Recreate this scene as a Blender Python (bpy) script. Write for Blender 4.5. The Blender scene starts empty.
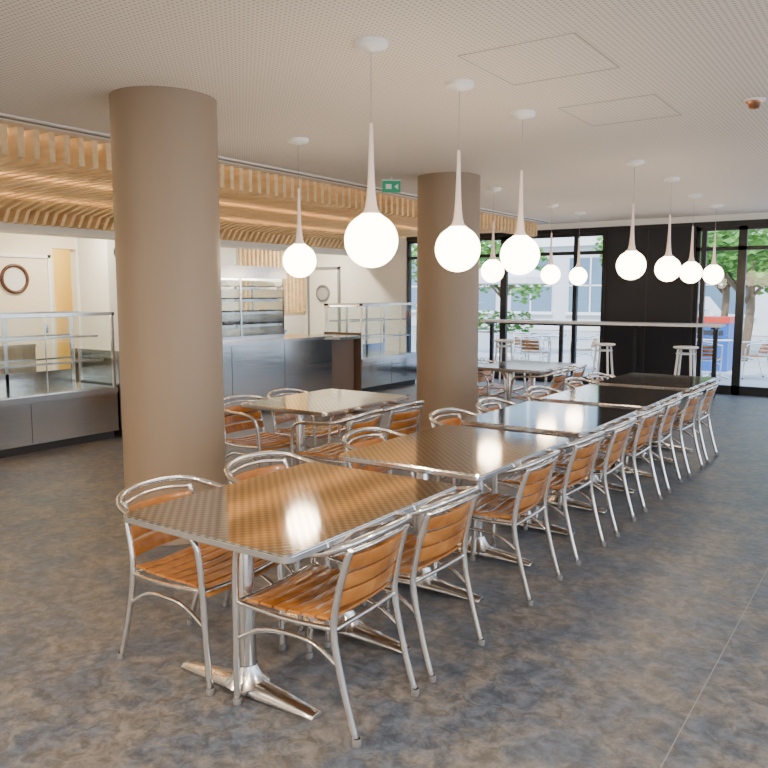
import bpy, bmesh, math, random
from mathutils import Vector, Matrix
random.seed(4)
COL=bpy.context.scene.collection
# ------------------------------------------------------------------ materials
def newmat(name):
    m=bpy.data.materials.new(name); m.use_nodes=True
    nt=m.node_tree; b=nt.nodes['Principled BSDF']
    return m,nt,b
def P(name,col,rough=.5,metal=0,emis=None,es=0,noise=0,nscale=8,bump=0,bscale=200,coat=0,stretch=None):
    m,nt,b=newmat(name)
    b.inputs['Base Color'].default_value=(*col,1)
    b.inputs['Roughness'].default_value=rough
    b.inputs['Metallic'].default_value=metal
    if coat: b.inputs['Coat Weight'].default_value=coat
    if emis:
        b.inputs['Emission Color'].default_value=(*emis,1); b.inputs['Emission Strength'].default_value=es
    tc=nt.nodes.new('ShaderNodeTexCoord')
    if noise:
        n=nt.nodes.new('ShaderNodeTexNoise'); n.inputs['Scale'].default_value=nscale; n.inputs['Detail'].default_value=4
        nt.links.new(tc.outputs['Object'],n.inputs['Vector'])
        r=nt.nodes.new('ShaderNodeValToRGB')
        r.color_ramp.elements[0].position=.3; r.color_ramp.elements[1].position=.7
        r.color_ramp.elements[0].color=(*[c*(1-noise) for c in col],1)
        r.color_ramp.elements[1].color=(*[min(1,c*(1+noise)) for c in col],1)
        nt.links.new(n.outputs['Fac'],r.inputs['Fac']); nt.links.new(r.outputs['Color'],b.inputs['Base Color'])
    if bump:
        n=nt.nodes.new('ShaderNodeTexNoise'); n.inputs['Scale'].default_value=bscale
        if stretch:
            mp=nt.nodes.new('ShaderNodeMapping'); mp.inputs['Scale'].default_value=stretch
            nt.links.new(tc.outputs['Object'],mp.inputs[0]); nt.links.new(mp.outputs[0],n.inputs['Vector'])
        else: nt.links.new(tc.outputs['Object'],n.inputs['Vector'])
        bp=nt.nodes.new('ShaderNodeBump'); bp.inputs['Strength'].default_value=bump; bp.inputs['Distance'].default_value=.01
        nt.links.new(n.outputs['Fac'],bp.inputs['Height']); nt.links.new(bp.outputs['Normal'],b.inputs['Normal'])
    return m
def woodmat(name,c1,c2,scale=(2,30,30),rough=.4,coat=.0):
    m,nt,b=newmat(name)
    tc=nt.nodes.new('ShaderNodeTexCoord'); mp=nt.nodes.new('ShaderNodeMapping'); mp.inputs['Scale'].default_value=scale
    n=nt.nodes.new('ShaderNodeTexNoise'); n.inputs['Scale'].default_value=1.5; n.inputs['Detail'].default_value=6; n.inputs['Distortion'].default_value=.6
    r=nt.nodes.new('ShaderNodeValToRGB')
    r.color_ramp.elements[0].position=.3; r.color_ramp.elements[1].position=.7
    r.color_ramp.elements[0].color=(*c1,1); r.color_ramp.elements[1].color=(*c2,1)
    L=nt.links.new
    L(tc.outputs['Object'],mp.inputs[0]); L(mp.outputs[0],n.inputs['Vector']); L(n.outputs['Fac'],r.inputs['Fac']); L(r.outputs['Color'],b.inputs['Base Color'])
    b.inputs['Roughness'].default_value=rough; b.inputs['Coat Weight'].default_value=coat
    return m
def glassmat(name,tint=(1,1,1),k=.45):
    m=bpy.data.materials.new(name); m.use_nodes=True; nt=m.node_tree; nt.nodes.clear()
    o=nt.nodes.new('ShaderNodeOutputMaterial'); mx=nt.nodes.new('ShaderNodeMixShader')
    t=nt.nodes.new('ShaderNodeBsdfTransparent'); t.inputs[0].default_value=(*tint,1)
    g=nt.nodes.new('ShaderNodeBsdfGlossy'); g.inputs['Roughness'].default_value=.02
    lw=nt.nodes.new('ShaderNodeLayerWeight'); lw.inputs['Blend'].default_value=.5
    pw=nt.nodes.new('ShaderNodeMath'); pw.operation='POWER'; pw.inputs[1].default_value=3.5
    ml=nt.nodes.new('ShaderNodeMath'); ml.operation='MULTIPLY_ADD'; ml.inputs[1].default_value=k; ml.inputs[2].default_value=.035
    L=nt.links.new
    L(lw.outputs['Facing'],pw.inputs[0]); L(pw.outputs[0],ml.inputs[0]); L(ml.outputs[0],mx.inputs[0]); L(t.outputs[0],mx.inputs[1]); L(g.outputs[0],mx.inputs[2]); L(mx.outputs[0],o.inputs[0])
    return m
M={}
M['alu']=P('brushed_aluminium',(.86,.84,.81),.12,1)
M['steel']=P('stainless_steel',(.66,.64,.61),.18,1,bump=.02,bscale=60)
M['steel2']=P('stainless_panel',(.60,.575,.54),.14,1,bump=.08,bscale=3,stretch=(1,1,10))
M['cast']=P('cast_aluminium',(.74,.72,.69),.22,1)
M['cap']=P('plastic_foot',(.18,.18,.18),.6)
M['slat']=woodmat('varnished_teak',(.29,.095,.013),(.54,.22,.045),(6,6,6),.25,.4)
M['batten']=woodmat('pale_pine',(.68,.48,.24),(.86,.66,.39),(1,12,12),.55)
M['wall']=P('wall_paint',(.75,.755,.73),.7,bump=.02)
M['wallw']=P('wall_paint_warm',(.78,.70,.55),.7,bump=.02)
M['yellow']=P('yellow_paint',(.85,.62,.20),.6)
M['black']=P('black_metal',(.008,.009,.012),.35)
M['panel']=P('black_panel',(.003,.004,.010),.6)
M['white']=P('white_lacquer',(.85,.85,.84),.35)
M['column']=P('taupe_column_paint',(.262,.193,.135),.5,noise=.02,nscale=2,bump=.02)
M['darkint']=P('display_interior',(.35,.36,.36),.5)
M['brown']=P('brown_side_panel',(.15,.10,.07),.5)
M['glass']=glassmat('clear_glass')
M['glassg']=glassmat('display_glass',(.90,.94,.935),.35)
M['rubber']=P('dark_plinth',(.03,.03,.035),.6)
M['green']=P('exit_sign_green',(.0,.25,.12),.4,emis=(.05,.6,.28),es=.15)
M['led']=P('led_strip',(1,1,1),.5,emis=(1,.92,.78),es=12)
M['warmled']=P('warm_led',(1,1,1),.5,emis=(1,.68,.36),es=26)
M['globe']=P('opal_glass_lit',(1,1,1),.3,emis=(1,.77,.52),es=19)
M['neck']=P('opal_glass_neck',(.82,.68,.60),.25,emis=(1,.70,.55),es=.2)
M['copper']=P('copper',(.6,.3,.18),.35,1)
M['wood_ring']=woodmat('dark_wood_ring',(.06,.02,.01),(.11,.04,.015))
M['bar']=P('bar_top_white',(.65,.65,.66),.25)
M['line']=P('ceiling_slot',(.20,.21,.23),.5)
M['wire']=P('grey_cable',(.45,.43,.41),.5)
M['hatch']=P('hatch_joint',(.42,.39,.36),.6)
M['seam']=P('vinyl_weld',(.24,.24,.25),.5)
def tabletop():
    m,nt,b=newmat('embossed_stainless')
    b.inputs['Metallic'].default_value=1; b.inputs['Roughness'].default_value=.085
    L=nt.links.new
    tc=nt.nodes.new('ShaderNodeTexCoord'); sx=nt.nodes.new('ShaderNodeSeparateXYZ'); L(tc.outputs['Object'],sx.inputs[0])
    outs=[]
    for ax in (0,1):
        mu=nt.nodes.new('ShaderNodeMath'); mu.operation='MULTIPLY'; mu.inputs[1].default_value=math.pi/.021; L(sx.outputs[ax],mu.inputs[0])
        s=nt.nodes.new('ShaderNodeMath'); s.operation='SINE'; L(mu.outputs[0],s.inputs[0]); outs.append(s)
    pr=nt.nodes.new('ShaderNodeMath'); pr.operation='MULTIPLY'; L(outs[0].outputs[0],pr.inputs[0]); L(outs[1].outputs[0],pr.inputs[1])
    ab=nt.nodes.new('ShaderNodeMath'); ab.operation='MULTIPLY_ADD'; ab.inputs[1].default_value=.5; ab.inputs[2].default_value=.5; L(pr.outputs[0],ab.inputs[0])
    r=nt.nodes.new('ShaderNodeValToRGB'); r.color_ramp.elements[0].position=.42; r.color_ramp.elements[1].position=.58
    r.color_ramp.elements[0].color=(.54,.51,.46,1); r.color_ramp.elements[1].color=(.88,.85,.79,1)
    L(ab.outputs[0],r.inputs[0]); L(r.outputs[0],b.inputs['Base Color'])
    bp=nt.nodes.new('ShaderNodeBump'); bp.inputs['Strength'].default_value=.02; bp.inputs['Distance'].default_value=.001
    L(pr.outputs[0],bp.inputs['Height']); L(bp.outputs[0],b.inputs['Normal'])
    return m
M['ttop']=tabletop()
def floormat():
    m,nt,b=newmat('marbled_vinyl')
    L=nt.links.new; tc=nt.nodes.new('ShaderNodeTexCoord')
    def nz(scale,det,dist=0):
        n=nt.nodes.new('ShaderNodeTexNoise'); n.inputs['Scale'].default_value=scale; n.inputs['Detail'].default_value=det
        n.inputs['Distortion'].default_value=dist; n.inputs['Roughness'].default_value=.74
        L(tc.outputs['Object'],n.inputs['Vector']); return n
    n1=nz(3.8,9,.3); n2=nz(15,8,.5)
    r1=nt.nodes.new('ShaderNodeValToRGB'); e=r1.color_ramp.elements
    e[0].position=.43; e[0].color=(.082,.103,.140,1); e[1].position=.58; e[1].color=(.150,.141,.134,1)
    L(n1.outputs['Fac'],r1.inputs['Fac'])
    r2=nt.nodes.new('ShaderNodeValToRGB'); e=r2.color_ramp.elements
    e[0].position=.40; e[0].color=(.58,.59,.62,1); e[1].position=.62; e[1].color=(1.36,1.36,1.35,1)
    L(n2.outputs['Fac'],r2.inputs['Fac'])
    mx=nt.nodes.new('ShaderNodeMix'); mx.data_type='RGBA'; mx.blend_type='MULTIPLY'; mx.inputs[0].default_value=1
    L(r1.outputs[0],mx.inputs[6]); L(r2.outputs[0],mx.inputs[7]); L(mx.outputs[2],b.inputs['Base Color'])
    rr=nt.nodes.new('ShaderNodeMapRange'); rr.inputs[3].default_value=.34; rr.inputs[4].default_value=.48
    L(n2.outputs['Fac'],rr.inputs[0]); L(rr.outputs[0],b.inputs['Roughness'])
    bp=nt.nodes.new('ShaderNodeBump'); bp.inputs['Strength'].default_value=.1; bp.inputs['Distance'].default_value=.004
    n4=nz(120,2); L(n4.outputs['Fac'],bp.inputs['Height']); L(bp.outputs[0],b.inputs['Normal'])
    return m
M['floor']=floormat()
def ceilmat():
    m,nt,b=newmat('perforated_ceiling')
    L=nt.links.new; tc=nt.nodes.new('ShaderNodeTexCoord')
    sc=nt.nodes.new('ShaderNodeVectorMath'); sc.operation='SCALE'; sc.inputs['Scale'].default_value=1/.028; L(tc.outputs['Object'],sc.inputs[0])
    fr=nt.nodes.new('ShaderNodeVectorMath'); fr.operation='FRACTION'; L(sc.outputs[0],fr.inputs[0])
    sx=nt.nodes.new('ShaderNodeSeparateXYZ'); L(fr.outputs[0],sx.inputs[0])
    cx=nt.nodes.new('ShaderNodeCombineXYZ'); L(sx.outputs[0],cx.inputs[0]); L(sx.outputs[1],cx.inputs[1])
    ds=nt.nodes.new('ShaderNodeVectorMath'); ds.operation='DISTANCE'; L(cx.outputs[0],ds.inputs[0]); ds.inputs[1].default_value=(.5,.5,0)
    lt=nt.nodes.new('ShaderNodeMath'); lt.operation='LESS_THAN'; lt.inputs[1].default_value=.24; L(ds.outputs['Value'],lt.inputs[0])
    mx=nt.nodes.new('ShaderNodeMix'); mx.data_type='RGBA'; L(lt.outputs[0],mx.inputs[0])
    mx.inputs[6].default_value=(.80,.73,.65,1); mx.inputs[7].default_value=(.46,.41,.355,1)
    L(mx.outputs[2],b.inputs['Base Color']); b.inputs['Roughness'].default_value=.8
    return m
M['ceil']=ceilmat()
# ------------------------------------------------------------------ mesh builder
def spline(pts,n=6,closed=False):
    pts=[Vector(p) for p in pts]; out=[]; N=len(pts)
    segs=N if closed else N-1
    for i in range(segs):
        if closed: p0,p1,p2,p3=pts[(i-1)%N],pts[i],pts[(i+1)%N],pts[(i+2)%N]
        else: p0,p1,p2,p3=pts[max(i-1,0)],pts[i],pts[i+1],pts[min(i+2,N-1)]
        for k in range(n):
            t=k/n; t2=t*t; t3=t2*t
            out.append(.5*((2*p1)+(-p0+p2)*t+(2*p0-5*p1+4*p2-p3)*t2+(-p0+3*p1-3*p2+p3)*t3))
    if not closed: out.append(pts[-1])
    return out
class MB:
    def __init__(s): s.bm=bmesh.new(); s.mats=[]
    def mi(s,k):
        if k not in s.mats: s.mats.append(k)
        return s.mats.index(k)
    def box(s,c,d,k,rot=None):
        r=bmesh.ops.create_cube(s.bm,size=1); i=s.mi(k)
        mat=Matrix.Translation(c)@(rot.to_4x4() if rot else Matrix.Identity(4))@Matrix.Diagonal((*d,1))
        bmesh.ops.transform(s.bm,matrix=mat,verts=r['verts'])
        for v in r['verts']:
            for f in v.link_faces: f.material_index=i
    def bb(s,x0,x1,y0,y1,z0,z1,k): s.box(((x0+x1)/2,(y0+y1)/2,(z0+z1)/2),(abs(x1-x0),abs(y1-y0),abs(z1-z0)),k)
    def tube(s,pts,r,k,closed=False,seg=8,sm=0,rad=None):
        if sm: pts=spline(pts,sm,closed)
        pts=[Vector(p) for p in pts]; N=len(pts); i=s.mi(k); rings=[]; up=None
        for j in range(N):
            a=pts[(j-1)%N] if (closed or j>0) else pts[j]; b=pts[(j+1)%N] if (closed or j<N-1) else pts[j]
            t=(b-a).normalized()
            if up is None:
                up=Vector((0,0,1)) if abs(t.z)<.9 else Vector((1,0,0))
            up=(up-t*up.dot(t)).normalized(); sd=t.cross(up)
            rr=rad[j] if rad else r
            rings.append([s.bm.verts.new(pts[j]+(up*math.cos(q)+sd*math.sin(q))*rr) for q in [2*math.pi*m/seg for m in range(seg)]])
        for j in range(N if closed else N-1):
            A,B=rings[j],rings[(j+1)%N]
            for m in range(seg):
                f=s.bm.faces.new((A[m],A[(m+1)%seg],B[(m+1)%seg],B[m])); f.smooth=True; f.material_index=i
        if not closed:
            for R_ in (rings[0][::-1],rings[-1]):
                f=s.bm.faces.new(R_); f.material_index=i
    def lathe(s,prof,c,k,seg=32,smooth=True,axis='Z'):
        i=s.mi(k); rings=[]; c=Vector(c)
        def pt(r,z,q):
            if axis=='Z': return c+Vector((r*math.cos(q),r*math.sin(q),z))
            if axis=='X': return c+Vector((z,r*math.cos(q),r*math.sin(q)))
            return c+Vector((r*math.cos(q),z,r*math.sin(q)))
        for r,z in prof:
            if r<1e-5: rings.append([s.bm.verts.new(pt(0,z,0))])
            else: rings.append([s.bm.verts.new(pt(r,z,2*math.pi*m/seg)) for m in range(seg)])
        for A,B in zip(rings,rings[1:]):
            for m in range(seg):
                n=(m+1)%seg
                if len(A)==1 and len(B)==1: continue
                if len(A)==1: vs=(A[0],B[n],B[m])
                elif len(B)==1: vs=(A[m],A[n],B[0])
                else: vs=(A[m],A[n],B[n],B[m])
                f=s.bm.faces.new(vs); f.smooth=smooth; f.material_index=i
    def prism(s,poly,ax,a0,a1,k):
        i=s.mi(k)
        def v(p,a):
            return {'x':(a,p[0],p[1]),'y':(p[0],a,p[1]),'z':(p[0],p[1],a)}[ax]
        A=[s.bm.verts.new(v(p,a0)) for p in poly]; B=[s.bm.verts.new(v(p,a1)) for p in poly]
        n=len(poly); fs=[s.bm.faces.new(A),s.bm.faces.new(B[::-1])]
        for j in range(n): fs.append(s.bm.faces.new((A[j],B[j],B[(j+1)%n],A[(j+1)%n])))
        for f in fs: f.material_index=i
    def quad(s,vs,k):
        f=s.bm.faces.new([s.bm.verts.new(v) for v in vs]); f.material_index=s.mi(k)
    def mesh(s,name):
        bmesh.ops.recalc_face_normals(s.bm,faces=s.bm.faces[:])
        me=bpy.data.meshes.new(name); s.bm.to_mesh(me); s.bm.free()
        for k in s.mats: me.materials.append(M[k])
        return me
    def obj(s,name,bevel=0,loc=(0,0,0)):
        return link(name,s.mesh(name),loc,0,bevel)
def link(name,me,loc=(0,0,0),rz=0,bevel=0):
    o=bpy.data.objects.new(name,me); COL.objects.link(o); o.location=loc; o.rotation_euler=(0,0,rz)
    if bevel:
        m=o.modifiers.new('bevel','BEVEL'); m.width=bevel; m.segments=2; m.limit_method='ANGLE'; m.angle_limit=math.radians(50)
    return o
def rrect(w,h,r,n=5):
    out=[]
    for cx,cy,a0 in ((w/2-r,h/2-r,0),(-w/2+r,h/2-r,90),(-w/2+r,-h/2+r,180),(w/2-r,-h/2+r,270)):
        for k in range(n+1):
            a=math.radians(a0+90*k/n); out.append((cx+r*math.cos(a),cy+r*math.sin(a)))
    return out
# ------------------------------------------------------------------ room shell
H=2.80; XL=-11.05; XR=3.2; YB=-3.2; YW=13.0
b=MB(); b.bb(XL-.2,XR+.2,YB-.2,YW+.15,-.12,0,'floor'); b.obj('floor')
b=MB(); b.bb(-.602,-.598,YB,YW-.05,0,.0006,'seam'); b.obj('trim_1')
b=MB(); b.bb(XL-.2,XR+.2,YB-.2,YW+.15,H,H+.15,'ceil'); b.obj('ceiling')
b=MB()
b.bb(XL-.15,XL,YB,7.02,0,H,'wallw'); b.bb(XL-.15,XL,7.42,YW,0,H,'wall'); b.bb(XL-.15,XL,7.02,7.42,2.28,H,'wallw')
b.obj('wall_left')
b=MB()
b.bb(XL-1.3,XL-1.2,6.0,8.6,0,H,'yellow'); b.bb(XL-1.2,XL-.15,5.9,6.0,0,H,'yellow'); b.bb(XL-1.2,XL-.15,8.6,8.7,0,H,'yellow'); b.bb(XL-1.3,XL-.2,5.9,8.7,-.1,0,'floor'); b.bb(XL-1.3,XL-.2,5.9,8.7,H,H+.1,'wall')
b.obj('wall_passage')
b=MB(); b.bb(XR,XR+.15,YB,YW,0,.35,'wall'); b.bb(XR,XR+.15,YB,YW,2.55,H,'wall')
for y in (YB,1.0,5.2,9.4,YW-.3): b.bb(XR,XR+.15,y,y+.3,.35,2.55,'wall')
b.obj('wall_right')  # unseen wall; its openings are added to admit fill daylight
b=MB(); b.bb(XL,XR,YB-.15,YB,0,H,'wall'); b.obj('wall_back')
b=MB(); b.bb(XL,-8.4,YW,YW+.15,0,H,'wall'); b.bb(-8.4,XR,YW,YW+.15,2.70,H,'wall'); b.obj('wall_front')
b=MB(); b.bb(-8.38,XR,YW-.02,YW+.12,2.62,2.70,'black'); b.obj('trim_2')
def window(n,x0,x1,mull=(),trans=2.28,z1=2.62):
    b=MB(); y0,y1=YW,YW+.08
    b.bb(x0,x0+.06,y0,y1,0,z1,'black'); b.bb(x1-.06,x1,y0,y1,0,z1,'black')
    b.bb(x0,x1,y0,y1,0,.14,'black'); b.bb(x0,x1,y0,y1,z1-.06,z1,'black')
    b.bb(x0,x1,y0,y1,trans-.03,trans+.03,'black')
    for m in mull: b.bb(m-.035,m+.035,y0-.01,y1,0,z1,'black')
    b.quad(((x0+.05,YW+.04,.12),(x1-.05,YW+.04,.12),(x1-.05,YW+.04,z1-.05),(x0+.05,YW+.04,z1-.05)),'glass')
    b.obj('window_'+str(n))
window(1,-8.38,-6.27,(-7.4,)); window(2,-6.27,-4.37,(-4.9,))
window(3,-2.92,-2.24,(-2.80,)); window(4,-2.24,-.9); window(5,-.9,.5); window(6,.5,XR)
b=MB(); b.bb(-4.37,-2.92,YW-.06,YW+.12,0,2.64,'panel'); b.bb(-4.38,-4.34,YW-.08,YW-.05,0,2.64,'black'); b.bb(-2.95,-2.91,YW-.08,YW-.05,0,2.64,'black'); b.bb(-3.66,-3.65,YW-.065,YW-.059,0,2.64,'rubber'); b.obj('wall_panel')
b=MB(); b.bb(-6.2,-4.4,YW-.03,YW,1.02,1.06,'black'); b.obj('trim_4')
for i,y in enumerate((1.3,5.5,-2.9,9.7)):  # invented windows out of view, put in for daylight fill
    b=MB(); y2=y+ (3.9 if i!=3 else 3.0); x0,x1=XR+.04,XR+.1
    for yy in (y,y+(y2-y)/3,y+2*(y2-y)/3,y2-.06): b.bb(x0,x1,yy,yy+.06,.35,2.55,'black')
    b.bb(x0,x1,y,y2,.35,.41,'black'); b.bb(x0,x1,y,y2,2.49,2.55,'black')
    b.quad(((x0+.02,y,.4),(x0+.02,y2,.4),(x0+.02,y2,2.5),(x0+.02,y,2.5)),'glass'); b.obj('window_%d'%(7+i))
b=MB()
for (x0,x1,y0,y1) in ((-2.03,-1.4,3.62,4.3),(-2.03,-1.4,4.98,5.65)):
    for a in ((x0,x1,y0,y0+.006),(x0,x1,y1-.006,y1),(x0,x0+.006,y0,y1),(x1-.006,x1,y0,y1)):
        b.bb(*a,H-.003,H+.001,'hatch')
b.obj('trim_3')
b=MB(); b.bb(-5.32,-5.24,0,12.6,H-.006,H+.001,'line'); b.bb(-5.36,-5.32,0,12.6,H-.01,H,'white'); b.bb(-5.24,-5.20,0,12.6,H-.01,H,'white'); b.obj('ceiling_air_slot')
for (x,y,r) in ((-4.00,3.36,.328),(-4.12,7.20,.33)):
    b=MB()
    b.lathe([(r,0),(r,H)],(0,0,0),'column',64)
    b.lathe([(r+.006,0),(r+.006,.06),(r,.065)],(0,0,0),'column',64)
    b.obj('round_column',loc=(x,y,0))
# ------------------------------------------------------------------ tables
def table_mesh():
    b=MB(); W,L=.84,1.12
    b.prism(rrect(W,L,.035),'z',.742,.750,'ttop')
    b.prism(rrect(W+.006,L+.006,.037),'z',.722,.744,'alu')
    b.prism(rrect(W-.04,L-.04,.03),'z',.712,.7225,'cap')
    px=-.09
    for y in (-.24,.40):
        b.tube([(px,y,.06),(px,y,.3),(px,y,.70)],.04,'cast',seg=16,rad=[.042,.036,.036])
        b.lathe([(.09,.045),(.06,.075),(.043,.12)],(px,y,0),'cast',20)
        b.box((0,y,.705),(.46,.06,.016),'cast')
        n=14; Lf=.36
        rows=[]
        i=b.mi('cast')
        for k in range(n+1):
            u=-1+2*k/n; x=px+u*Lf; hh=.022+.045*(1-abs(u))**.8; w=.032+.028*(1-abs(u)) ; zb=.004+.012*(1-u*u)
            rows.append([b.bm.verts.new((x,y+a,z)) for a,z in ((-w,zb),(-w*.95,hh*.6),(-w*.5,hh),(w*.5,hh),(w*.95,hh*.6),(w,zb))])
        for A,B in zip(rows,rows[1:]):
            for m in range(6):
                f=b.bm.faces.new((A[m],A[(m+1)%6],B[(m+1)%6],B[m])); f.material_index=i; f.smooth=True
        b.bm.faces.new(rows[0]).material_index=i; b.bm.faces.new(rows[-1][::-1]).material_index=i
        for x in (-.33,.33): b.lathe([(0,0),(.02,0),(.02,.012),(0,.012)],(px+x,y,0),'cap',12)
    return b.mesh('dining_table')
tm=table_mesh()
TX=-2.01
for y in (2.33,3.66,4.98,6.30,7.62): link('dining_table',tm,(TX,y,0),0,.002)
link('dining_table',tm,(-3.78,4.72,0),0,.002); link('dining_table',tm,(-3.72,8.36,0),0,.002)
# ------------------------------------------------------------------ chairs (front = +Y local)
def chair_mesh():
    b=MB(); r=.0138
    half=[(.225,.245,.012),(.232,.235,.25),(.243,.222,.55),(.255,.185,.645),(.265,.09,.668),(.27,-.06,.675),(.258,-.19,.695),(.205,-.27,.722),(.11,-.305,.738),(0,-.315,.742)]
    full=half+[(-x,y,z) for x,y,z in half[-2::-1]]
    b.tube(full,r,'alu',sm=5,seg=10)
    for s in (1,-1):
        b.tube([(s*.205,-.30,.012),(s*.205,-.245,.2),(s*.205,-.205,.40),(s*.198,-.225,.55),(s*.19,-.268,.70)],r,'alu',sm=4,seg=10)
        b.tube([(s*.238,.228,.425),(s*.225,.0,.405),(s*.205,-.207,.405)],.010,'alu',sm=4)
        b.tube([(s*.232,.235,.27),(s*.222,.12,.33),(s*.215,0,.345),(s*.207,-.12,.33),(s*.205,-.225,.27)],.009,'alu',sm=4)
        b.lathe([(0,0),(.0165,0),(.017,.02),(.0145,.028)],(s*.225,.246,0),'cap',12)
        b.lathe([(0,0),(.0165,0),(.017,.02),(.0145,.028)],(s*.205,-.302,0),'cap',12)
    b.tube([(-.238,.228,.42),(0,.232,.41),(.238,.228,.42)],.010,'alu',sm=3)
    b.tube([(-.205,-.205,.40),(0,-.21,.40),(.205,-.205,.40)],.010,'alu',sm=3)
    b.tube([(-.195,-.262,.69),(-.1,-.292,.70),(0,-.30,.705),(.1,-.292,.70),(.195,-.262,.69)],.009,'alu',sm=4)
    def slat(zc,h,w,y0,bow,tilt):
        n=10; i=b.mi('slat'); rows=[]
        for k in range(n+1):
            u=-1+2*k/n; x=u*w; y=y0-bow*(1-u*u)
            t=.006
            c=[]
            for dy,dz in ((t,-h/2),(t,h/2),(-t,h/2),(-t,-h/2)):
                c.append(b.bm.verts.new((x,y+dy-tilt*dz,zc+dz)))
            rows.append(c)
        for A,B in zip(rows,rows[1:]):
            for m in range(4):
                f=b.bm.faces.new((A[m],A[(m+1)%4],B[(m+1)%4],B[m])); f.material_index=i
                f.smooth=(m in (0,2))
        b.bm.faces.new(rows[0]).material_index=i; b.bm.faces.new(rows[-1][::-1]).material_index=i
    slat(.505,.058,.200,-.203,.030,.22)
    slat(.575,.058,.197,-.222,.034,.28)
    slat(.645,.058,.192,-.244,.038,.28)
    def zseat(y):
        z=.432-.018*math.cos((y)/.23*1.2)
        if y>.17: z-= (y-.17)*.45
        return z
    n=7; i=b.mi('slat'); y0=-.185; pitch=.063
    for k in range(n):
        ya=y0+k*pitch; yb=ya+.056
        za,zb=zseat(ya)+.010,zseat(yb)+.010; w=.205+.022*(k/(n-1)); t=.011
        rows=[]
        for j in range(7):
            u=-1+2*j/6; dz=-.010*(1-u*u)
            rows.append([b.bm.verts.new((u*w,y,z+dz)) for y,z in ((ya,za),(yb,zb),(yb,zb+t),(ya,za+t))])
        for A,B in zip(rows,rows[1:]):
            for m in range(4):
                f=b.bm.faces.new((A[m],A[(m+1)%4],B[(m+1)%4],B[m])); f.material_index=i; f.smooth=(m in(0,2))
        b.bm.faces.new(rows[0]).material_index=i; b.bm.faces.new(rows[-1][::-1]).material_index=i
    return b.mesh('dining_chair')
cm=chair_mesh()
def chair(x,y,rz): link('dining_chair',cm,(x,y,0),rz,.0015)
for y,dx,da in ((2.23,0,2),(2.79,.0,-2),(3.73,.0,1),(4.45,.0,-2),(5.08,.01,2),(5.78,.0,0),(6.42,.0,2),(7.1,.02,-2),(7.75,.02,0)):
    chair(-1.825+dx,y,math.radians(90+da))
for y,dx,da in ((2.20,0,3),(2.83,-.02,-3),(3.76,0,2),(4.75,0,0),(5.45,0,3),(6.38,0,-2),(7.3,0,1),(7.9,0,0)):
    chair(-2.46+dx,y,math.radians(-90+da))
for y,da in ((4.40,4),(4.97,-3),(8.11,0),(8.66,3)): chair(-3.45,y,math.radians(90+da))
for y,da in ((4.42,-4),(5.0,4),(8.14,3),(8.70,0)): chair(-4.22,y,math.radians(-90+da))
# ------------------------------------------------------------------ pendants
def pendant_mesh():
    b=MB(); r=.135; zc=1.845-H
    prof=[(0,-r)]+[(r*math.sin(a),-r*math.cos(a)) for a in [math.radians(q) for q in range(8,153,8)]]
    prof+=[(.048,.132)]
    b.lathe(prof,(0,0,zc),'globe',36)
    b.lathe([(.048,.132),(.036,.152),(.028,.18),(.022,.23),(.0175,.30),(.014,.40),(.011,.50),(.009,.57),(0,.575)],(0,0,zc),'neck',24)
    b.tube([(0,0,zc+.56),(0,0,-.03)],.0022,'wire',seg=6)
    b.lathe([(0,-.045),(.02,-.045),(.03,-.036),(.078,-.028),(.084,-.02),(.084,0)],(0,0,0),'white',32)
    return b.mesh('pendant_lamp')
pm=pendant_mesh()
for x,y in ((-2.27,3.19),(-2.27,4.08),(-2.27,4.96),(-2.22,7.33),(-2.21,8.6),(-2.34,10.2),(-2.34,11.5))+((-4.12,4.79),(-4.12,8.25),(-4.2,10.2),(-4.25,11.4)): link('pendant_lamp',pm,(x,y,H))
# ------------------------------------------------------------------ wood batten canopy
b=MB(); y=-1.0
prof=[(-5.48,2.795),(-5.48,2.58),(-5.56,2.56),(-5.66,2.60),(-5.85,2.66),(-7.2,2.68),(-8.6,2.66),(-8.95,2.58),(-9.05,2.44),(-9.25,2.44),(-9.25,2.76),(-5.6,2.76),(-5.6,2.795)]
while y<12.75:
    b.prism(prof,'y',y,y+.045,'batten'); y+=.125
b.obj('wood_batten_canopy')
b=MB(); b.bb(-9.6,-9.25,-1,12.8,2.35,H-.001,'wall'); b.obj('ceiling_bulkhead')
b=MB()
for x in (-5.95,-7.1,-8.4): b.bb(x,x+.05,-1,12.6,H-.03,H-.002,'warmled')
b.obj('canopy_strip_light')
b=MB(); y=11.0
while y<12.95:
    b.bb(XL,XL+.06,y,y+.045,1.2,H-.01,'batten'); y+=.12
b.bb(XL,XL+.02,10.95,12.98,1.15,1.2,'batten'); b.obj('wood_batten_wall_cladding')
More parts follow.
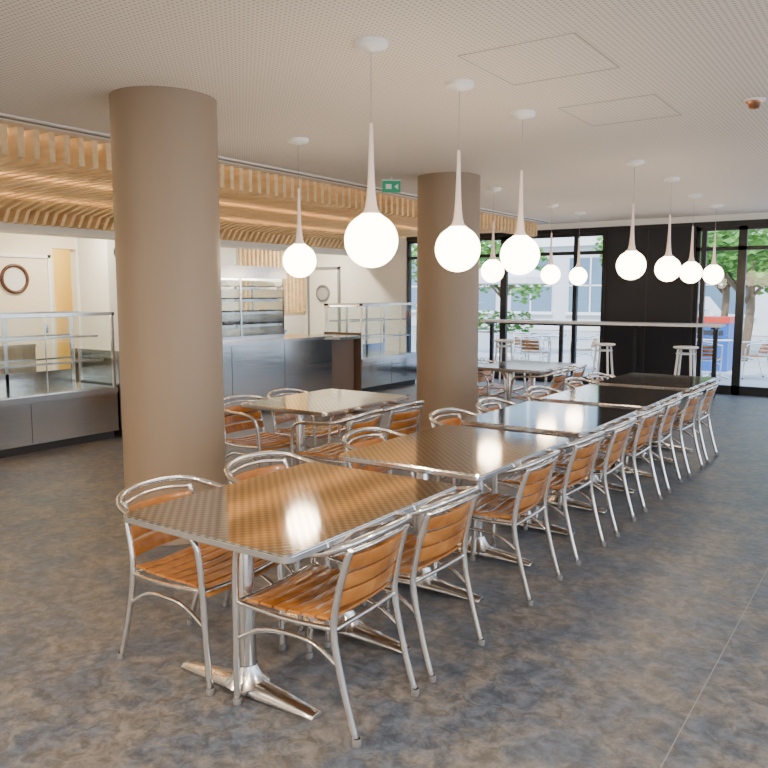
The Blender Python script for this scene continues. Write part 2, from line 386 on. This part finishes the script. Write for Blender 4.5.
# ------------------------------------------------------------------ counters
XF=-7.13
def pane(b,x0,x1,y0,y1,z0,z1,k='glassg'):
    if x0==x1: b.quad(((x0,y0,z0),(x0,y1,z0),(x0,y1,z1),(x0,y0,z1)),k)
    elif y0==y1: b.quad(((x0,y0,z0),(x1,y0,z0),(x1,y0,z1),(x0,y0,z1)),k)
    else: b.quad(((x0,y0,z0),(x1,y0,z0),(x1,y1,z0),(x0,y1,z0)),k)
def display_case(name,xf,y0,y1,depth,zb,zt,side='steel2'):
    b=MB(); xb=xf-depth
    b.bb(xb,xf-.06,y0+.02,y1-.02,0,.09,'rubber')
    b.bb(xb,xf,y0,y1,.09,zb-.06,'steel2'); b.bb(xb,xf+.015,y0,y1,zb-.06,zb,'steel')
    n=max(1,round((y1-y0)/.9))
    for k in range(1,n):
        yy=y0+(y1-y0)*k/n; b.bb(xf-.004,xf+.002,yy-.003,yy+.003,.1,zb-.07,'rubber')
    if side!='steel2':
        b.bb(xb,xf-.002,y0-.012,y0,0,zt-.45,side)
    b.bb(xb+.05,xf-.04,y0+.04,y1-.04,zb,zb+.012,'steel')
    for yy in (y0+.02,y1-.02):
        for xx in (xf-.02,xb+.03): b.bb(xx-.014,xx+.014,yy-.014,yy+.014,zb,zt,'alu')
    b.bb(xf-.04,xf,y0,y1,zt-.03,zt+.005,'steel'); b.bb(xb,xb+.09,y0,y1,zt-.06,zt+.005,'steel')
    b.bb(xb,xf,y0,y0+.03,zt-.03,zt+.005,'steel'); b.bb(xb,xf,y1-.03,y1,zt-.03,zt+.005,'steel')
    pane(b,xb+.05,xf-.03,y0+.02,y1-.02,zt-.004,zt-.004)
    pane(b,xf-.02,xf-.02,y0+.03,y1-.03,zb,zt-.02)
    pane(b,xb+.04,xf-.03,y0+.01,y0+.01,zb,zt-.02); pane(b,xb+.04,xf-.03,y1-.01,y1-.01,zb,zt-.02)
    k=max(2,n+1)
    for j in range(1,k):
        q=y0+(y1-y0)*j/k; b.bb(xb+.02,xb+.04,q-.02,q+.02,zb,zt-.05,'steel'); b.bb(xf-.026,xf-.014,q-.004,q+.004,zb,zt-.02,'steel')
    pane(b,xb+.03,xb+.03,y0+.03,y1-.03,zb,zt-.05)
    b.bb(xb+.02,xb+.04,y0+.03,y1-.03,zb,zb+.16,'steel2')
    hgt=zt-zb
    for fr,dd in ((.36,.10),(.68,.18)):
        z=zb+hgt*fr
        pane(b,xb+.06,xf-.06-dd,y0+.05,y1-.05,z,z)
        b.bb(xf-.066-dd,xf-.05-dd,y0+.05,y1-.05,z-.008,z+.014,'steel')
        b.bb(xb+.05,xb+.062,y0+.05,y1-.05,z-.006,z+.012,'steel')
        for q in range(n+1):
            yy=y0+.07+(y1-y0-.14)*q/n; b.bb(xb+.05,xf-.05-dd,yy-.006,yy+.006,z-.015,z-.003,'steel')
    b.bb(xb+.08,xb+.11,y0+.06,y1-.06,zt-.045,zt-.03,'led')
    return b.obj(name)
display_case('refrigerated_display_counter',XF,1.2,5.22,.80,.57,1.38)
display_case('glass_display_counter',XF,9.75,11.45,.75,.55,1.42,'brown')
b=MB()
y0,y1=5.95,9.0
b.bb(XF-.75,XF-.06,y0,y1,0,.1,'rubber'); b.bb(XF-.78,XF,y0,y1,.1,.92,'steel2'); b.bb(XF-.80,XF+.02,y0,y1,.92,.96,'steel')
for yy in (6.95,7.95): b.bb(XF-.003,XF+.002,yy-.003,yy+.003,.1,.92,'rubber')
b.bb(XF-.02,XF+.16,9.0,9.5,.90,.94,'steel'); b.bb(XF-.7,XF-.1,9.02,9.68,0,.9,'brown'); b.bb(XF-.75,XF-.02,9.0,9.72,.90,.94,'steel')
b.obj('serving_counter')
b=MB(); b.bb(XF-.8,XF-.05,5.3,5.93,0,.1,'rubber'); b.bb(XF-.8,XF,5.25,5.93,.1,.92,'steel2'); b.bb(XF-.8,XF+.02,5.25,5.93,.92,.96,'steel'); b.obj('steel_worktop_unit')
# tall heated display
b=MB(); x1,x0=XF-.15,XF-.75; ya,yb=6.45,8.12; zb,zt=.963,1.94
b.bb(x0,x1,ya,yb,zb,zb+.06,'steel'); b.bb(x0-.02,x1+.03,ya-.02,yb+.02,zt-.15,zt,'steel')
b.bb(x0,x1,yb-.03,yb,zb+.06,zt-.15,'steel'); b.bb(x0,x1,ya,ya+.03,zb+.06,zt-.15,'steel')
pane(b,x0+.01,x0+.01,ya+.03,yb-.03,zb+.06,zt-.15)
pane(b,x1-.01,x1-.01,ya+.03,yb-.03,zb+.06,zt-.15)
for q in (ya+.02,(ya+yb)/2,yb-.02):
    b.bb(x1-.02,x1,q-.014,q+.014,zb+.06,zt-.15,'steel'); b.bb(x0,x0+.02,q-.03,q+.03,zb+.06,zt-.15,'steel2')
b.bb(x0,x0+.015,ya+.03,yb-.03,zb+.06,1.30,'steel2')
for z in (1.15,1.32,1.49,1.65):
    b.bb(x0+.03,x1-.06,ya+.03,yb-.03,z,z+.008,'steel2'); b.bb(x1-.07,x1-.055,ya+.03,yb-.03,z-.015,z+.02,'steel2')
    for k in range(7):
        cy=ya+.14+k*.235
        b.lathe([(0,.012),(.075,.014),(.09,.035),(.084,.035),(.07,.02),(0,.018)],((x0+x1)/2+.03,cy,z),'brown',14)
b.bb(x0+.1,x0+.14,ya+.05,yb-.05,zt-.17,zt-.15,'led'); b.obj('heated_display_cabinet')
# kitchen furniture
b=MB(); b.bb(-9.9,-9.3,2.0,5.6,0,.9,'steel2'); b.bb(-9.92,-9.28,2.0,5.6,.9,.94,'steel')
for q in (2.9,3.8,4.7): b.bb(-9.3,-9.296,q-.004,q+.004,.1,.88,'rubber')
b.obj('back_work_counter')
b=MB(); b.bb(-10.2,-9.3,8.2,10.4,0,.9,'steel2'); b.bb(-10.2,-9.27,8.2,10.4,.9,.94,'steel')
for q in (8.9,9.7): b.bb(-9.3,-9.294,q-.005,q+.005,.1,.88,'rubber'); b.bb(-9.29,-9.27,q-.5,q-.2,.8,.82,'alu')
b.obj('kitchen_cabinet')
b=MB(); b.bb(XL,-10.3,7.46,8.05,0,H,'wall'); b.obj('wall_pier')
b=MB(); b.lathe([(0,.03),(.13,.03),(.15,.02),(.15,0),(0,0)],(-10.29,7.72,2.22),'black',28,axis='X'); b.lathe([(0,.034),(.12,.034)],(-10.29,7.72,2.22),'white',28,axis='X'); b.obj('wall_clock')
b=MB(); b.bb(XL,XL+.03,5.85,6.9,0,2.12,'wallw')
for a in ((5.80,5.85),(6.9,6.95)): b.bb(XL,XL+.05,*a,0,2.17,'white')
b.bb(XL,XL+.05,5.80,6.95,2.12,2.17,'white')
b.lathe([(.175,.0),(.175,.03),(.22,.03),(.22,0)],(XL+.03,6.36,1.80),'wood_ring',36,axis='X'); b.lathe([(0,.008),(.175,.008)],(XL+.03,6.36,1.80),'wall',36,axis='X')
b.box((XL+.05,6.82,1.05),(.04,.04,.14),'alu'); b.obj('door_1')
b=MB(); b.bb(-10.88,-10.1,YW-.03,YW,0,2.1,'wall')
for a in ((-10.93,-10.88),(-10.1,-10.05)): b.bb(*a,YW-.05,YW,0,2.15,'line')
b.bb(-10.93,-10.05,YW-.05,YW,2.1,2.15,'line')
b.lathe([(.14,0),(.14,-.03),(.18,-.03),(.18,0)],(-10.5,YW-.03,1.6),'line',30,axis='Y'); b.lathe([(0,-.006),(.14,-.006)],(-10.5,YW-.03,1.6),'darkint',30,axis='Y')
b.box((-10.18,YW-.05,1.05),(.05,.03,.03),'alu'); b.obj('door_2')
# exit sign
b=MB(); b.box((0,0,-.10),(.02,.19,.12),'green'); b.bb(-.013,.013,-.06,.0,-.125,-.075,'white'); b.prism([(.03,-.10),(.07,-.07),(.07,-.13)],'x',-.013,.013,'white'); b.bb(-.015,.015,-.10,.10,-.04,-.03,'white'); b.bb(-.006,.006,-.006,.006,-.04,0,'white')
o=b.obj('exit_sign',loc=(-4.62,6.86,H)); o.rotation_euler=(0,0,math.radians(-50))
b=MB(); b.lathe([(0,-.06),(.03,-.055),(.04,-.03),(.055,-.02),(.055,0)],(0,0,0),'copper',20); b.lathe([(.056,-.012),(.065,-.01),(.065,0)],(0,0,0),'white',20); b.obj('smoke_detector',loc=(-.92,5.48,H))
# ------------------------------------------------------------------ bar counter + stools
b=MB(); b.bb(-6.3,-2.35,12.15,12.62,1.085,1.125,'bar')
for x in (-6.2,-4.9,-3.65,-2.45): b.bb(x-.03,x+.03,12.4,12.46,0,1.085,'black'); b.bb(x-.03,x+.03,12.2,12.6,1.05,1.085,'black')
b.bb(-6.2,-2.45,12.42,12.45,.15,.19,'black'); b.obj('high_bar_counter')
def stool():
    b=MB()
    b.lathe([(0,.775),(.15,.775),(.175,.785),(.18,.80),(.165,.81),(0,.80)],(0,0,0),'white',28)
    for k in range(4):
        a=math.pi/4+k*math.pi/2; c,s=math.cos(a),math.sin(a)
        b.tube([(c*.12,s*.12,.78),(c*.15,s*.15,.45),(c*.21,s*.21,.0)],.017,'white',sm=3)
    b.tube([(.175*math.cos(q),.175*math.sin(q),.30) for q in [2*math.pi*i/24 for i in range(24)]],.010,'white',closed=True,seg=6)
    b.tube([(.13*math.cos(q),.13*math.sin(q),.70) for q in [2*math.pi*i/24 for i in range(24)]],.010,'white',closed=True,seg=6)
    return b.mesh('bar_stool')
sm_=stool()
for x in (-5.68,-3.97,-2.74): link('bar_stool',sm_,(x,11.85,0))
# ------------------------------------------------------------------ outside
M['pave']=P('pavement',(.48,.48,.47),.8,noise=.08,nscale=1)
M['facade']=P('facade_render',(.60,.62,.64),.8,noise=.05,nscale=1)
M['fwin']=P('facade_window_glass',(.12,.20,.28),.15)
M['leaf']=P('foliage',(.10,.27,.04),.7,noise=.5,nscale=6)
M['bark']=P('bark',(.16,.11,.07),.8)
M['red']=P('red_paint',(.6,.06,.04),.4); M['blue']=P('blue_paint',(.03,.12,.42),.4); M['carw']=P('car_white',(.8,.8,.8),.25)
b=MB(); b.bb(-45,40,YW+.15,60,-.2,-.02,'pave'); b.obj('ground_street')
b=MB(); b.bb(-44,-1,32,40,0,11,'facade')
x=-42
while x<-3:
    for z0 in (.8,4.4,7.6):
        b.bb(x,x+1.9,31.93,32.0,z0,z0+2.3,'fwin'); b.bb(x+.92,x+.98,31.9,31.95,z0,z0+2.3,'carw'); b.bb(x,x+1.9,31.9,31.95,z0+1.1,z0+1.16,'carw'); b.bb(x-.1,x+2.0,31.8,32,z0-.12,z0,'carw')
    x+=2.7
b.bb(-44,-1,31.7,32,3.6,3.9,'carw'); b.obj('office_building')
b=MB(); b.bb(1,34,36,44,0,9,'facade')
x=2
while x<32:
    for z0 in (.8,4.2): b.bb(x,x+1.6,35.93,36,z0,z0+2.0,'fwin')
    x+=2.6
b.obj('apartment_building')
def leafblob(b,c0,rx,ry,rz,n,q=.13):
    i=b.mi('leaf')
    for k in range(n):
        th=random.uniform(0,6.283); ph=math.acos(random.uniform(-1,1)); rr=random.uniform(.3,1)**.5
        c=Vector(c0)+Vector((rx*rr*math.sin(ph)*math.cos(th),ry*rr*math.sin(ph)*math.sin(th),rz*rr*math.cos(ph)))
        R=Matrix.Rotation(random.uniform(0,6.28),3,'Z')@Matrix.Rotation(random.uniform(0,3.1),3,'X')
        f=b.bm.faces.new([b.bm.verts.new(c+R@Vector(p)) for p in ((-q,0,0),(0,-q*.6,0),(q,0,0),(0,q*.6,0))]); f.material_index=i
def tree(x,y,h,s):
    b=MB(); b.tube([(0,0,0),(.1,0,h*.4),(0,.1,h*.75)],.10,'bark',sm=3)
    for a in range(5):
        q=a*1.257; b.tube([(0,0,h*.45),(math.cos(q)*s*.5,math.sin(q)*s*.5,h*.75)],.04,'bark')
    for k in range(6):
        q=k*1.05; leafblob(b,(math.cos(q)*s*.5,math.sin(q)*s*.5,h*.82+random.uniform(-.6,.4)),s*.55,s*.55,s*.45,190)
    b.obj('street_tree',loc=(x,y,-.02))
for t in ((-3.3,20,3.1,1.6),(-4.6,24,3.6,1.9),(-1.6,22,3.8,1.8),(-11.6,24,3.2,1.7),(-8.2,28,4.0,1.6),(2.5,23,5,2.2),(-15,26,4.0,1.9)): tree(*t)
def planter(x,y,L):
    b=MB(); b.bb(-L/2,L/2,-.25,.25,0,.5,'carw'); b.bb(-L/2+.04,L/2-.04,-.21,.21,.5,.51,'bark')
    for k in range(int(L/.4)): leafblob(b,(-L/2+.25+k*.4,0,.8),.3,.25,.34,110,.07)
    b.obj('planter_hedge',loc=(x,y,-.02))
planter(-1.2,18.6,1.6); planter(-9.9,19.9,2.6)
def parasol(x,y):
    b=MB(); b.tube([(0,0,0),(0,0,2.3)],.03,'alu'); b.lathe([(0,0),(.3,0),(.3,.06),(.05,.1)],(0,0,0),'carw',20)
    n=8; i=b.mi('carw'); top=b.bm.verts.new((0,0,2.45)); ring=[b.bm.verts.new((1.4*math.cos(2*math.pi*k/n),1.4*math.sin(2*math.pi*k/n),2.0)) for k in range(n)]
    low=[b.bm.verts.new((1.4*math.cos(2*math.pi*k/n),1.4*math.sin(2*math.pi*k/n),1.85)) for k in range(n)]
    for k in range(n):
        b.bm.faces.new((top,ring[k],ring[(k+1)%n])).material_index=i; b.bm.faces.new((ring[k],low[k],low[(k+1)%n],ring[(k+1)%n])).material_index=i
    b.obj('patio_parasol',loc=(x,y,-.02))
parasol(-8.6,18.0)
def ttable(x,y):
    b=MB(); b.lathe([(0,.72),(.36,.72),(.37,.735),(.36,.75),(0,.75)],(0,0,0),'alu',28); b.tube([(0,0,.02),(0,0,.72)],.025,'alu')
    for k in range(3):
        a=k*2.094; b.tube([(0,0,.1),(.3*math.cos(a),.3*math.sin(a),.01)],.018,'alu')
    b.obj('terrace_table',loc=(x,y,-.02))
for tx,ty in ((-6.3,15.3),(-8.6,16.4),(-3.1,15.6)):
    ttable(tx,ty)
    for a in (0,2.1,4.2): link('terrace_chair',cm,(tx+.72*math.sin(a),ty-.72*math.cos(a),-.02),a,0)
b=MB(); b.bb(-.3,.3,-.35,.35,0,1.0,'blue'); b.bb(-.32,.32,-.37,.37,1.0,1.12,'red'); b.bb(-.2,.2,-.36,-.35,.75,.85,'rubber'); b.obj('recycling_container',loc=(-3.4,17.3,-.02))
def vehicle(name,x,y,L,Hh,col,rz=0):
    b=MB()
    prof=[(-L/2,.35),(-L/2,Hh*.62),(-L/2+.12,Hh*.72),(-L*.30,Hh),(L*.25,Hh),(L*.36,Hh*.62),(L/2-.1,Hh*.52),(L/2,Hh*.42),(L/2,.35)]
    b.prism(prof,'y',-.85,.85,col)
    w=[(-L*.32,Hh*.66),(-L*.27,Hh*.93),(L*.23,Hh*.93),(L*.32,Hh*.66)]
    b.prism(w,'y',-.86,.86,'fwin')
    for xx in (-L*.3,L*.3):
        for yy in (-.78,.78):
            b.lathe([(0,-.1),(.32,-.1),(.32,.1),(0,.1)],(xx,yy,.32),'rubber',20,axis='Y'); b.lathe([(0,-.11),(.18,-.11),(.18,.11),(0,.11)],(xx,yy,.32),'alu',16,axis='Y')
    o=b.obj(name,.04,loc=(x,y,-.02)); o.rotation_euler=(0,0,rz)
vehicle('parked_car',-7.2,29,4.2,1.5,'carw',0)
# ------------------------------------------------------------------ lights
def fill_downlight(x,y,e=85,col=(1,.81,.60)):  # added ceiling fitting with a fill lamp
    b=MB(); b.lathe([(.10,0),(.10,-.012),(.075,-.012),(.07,0)],(0,0,0),'white',24); b.obj('added_downlight',loc=(x,y,H-.0005))
    l=bpy.data.lights.new('fill_lamp','AREA'); l.shape='DISK'; l.size=.13; l.energy=e; l.color=col
    o=bpy.data.objects.new('fill_lamp',l); COL.objects.link(o); o.location=(x,y,H-.02)
for x,y in ((-.2,.2),(1.4,.2),(-2.2,-.6),(-4.4,-.6),(-.2,-1.8),(-2.4,-2.2),(2,4),(-6.4,-1.6)): fill_downlight(x,y)  # fill lamps added outside the view to brighten the room
for y in (2.0,4.5,6.9,9.5,12): fill_downlight(-10.0,y,75,(1,.86,.64))  # hidden lamps added to brighten the kitchen
fill_downlight(XL-.7,7.3,50,(1,.85,.5))  # extra lamp added to brighten the passage
sun=bpy.data.lights.new('sun','SUN'); sun.energy=6; sun.color=(1,.95,.88); sun.angle=.02
so=bpy.data.objects.new('sun',sun); COL.objects.link(so); so.rotation_euler=(math.radians(48),0,math.radians(12)); so.location=(0,-5,12)
w=bpy.data.worlds.new('sky'); bpy.context.scene.world=w; w.use_nodes=True
nt=w.node_tree; bg=nt.nodes['Background']
tc=nt.nodes.new('ShaderNodeTexCoord'); sx=nt.nodes.new('ShaderNodeSeparateXYZ'); nt.links.new(tc.outputs['Generated'],sx.inputs[0])
r=nt.nodes.new('ShaderNodeValToRGB'); nt.links.new(sx.outputs[2],r.inputs[0])
r.color_ramp.elements[0].color=(.72,.85,1,1); r.color_ramp.elements[1].color=(.40,.62,1,1)
nt.links.new(r.outputs[0],bg.inputs[0]); bg.inputs[1].default_value=4.5
# ------------------------------------------------------------------ camera
cam=bpy.data.cameras.new('camera'); co=bpy.data.objects.new('camera',cam); COL.objects.link(co)
cam.sensor_width=36; cam.lens=36; cam.clip_start=.05; cam.clip_end=300
co.location=(0,0,1.58); co.rotation_euler=(math.pi/2-math.radians(6.7),0,math.radians(34.5))
bpy.context.scene.camera=co
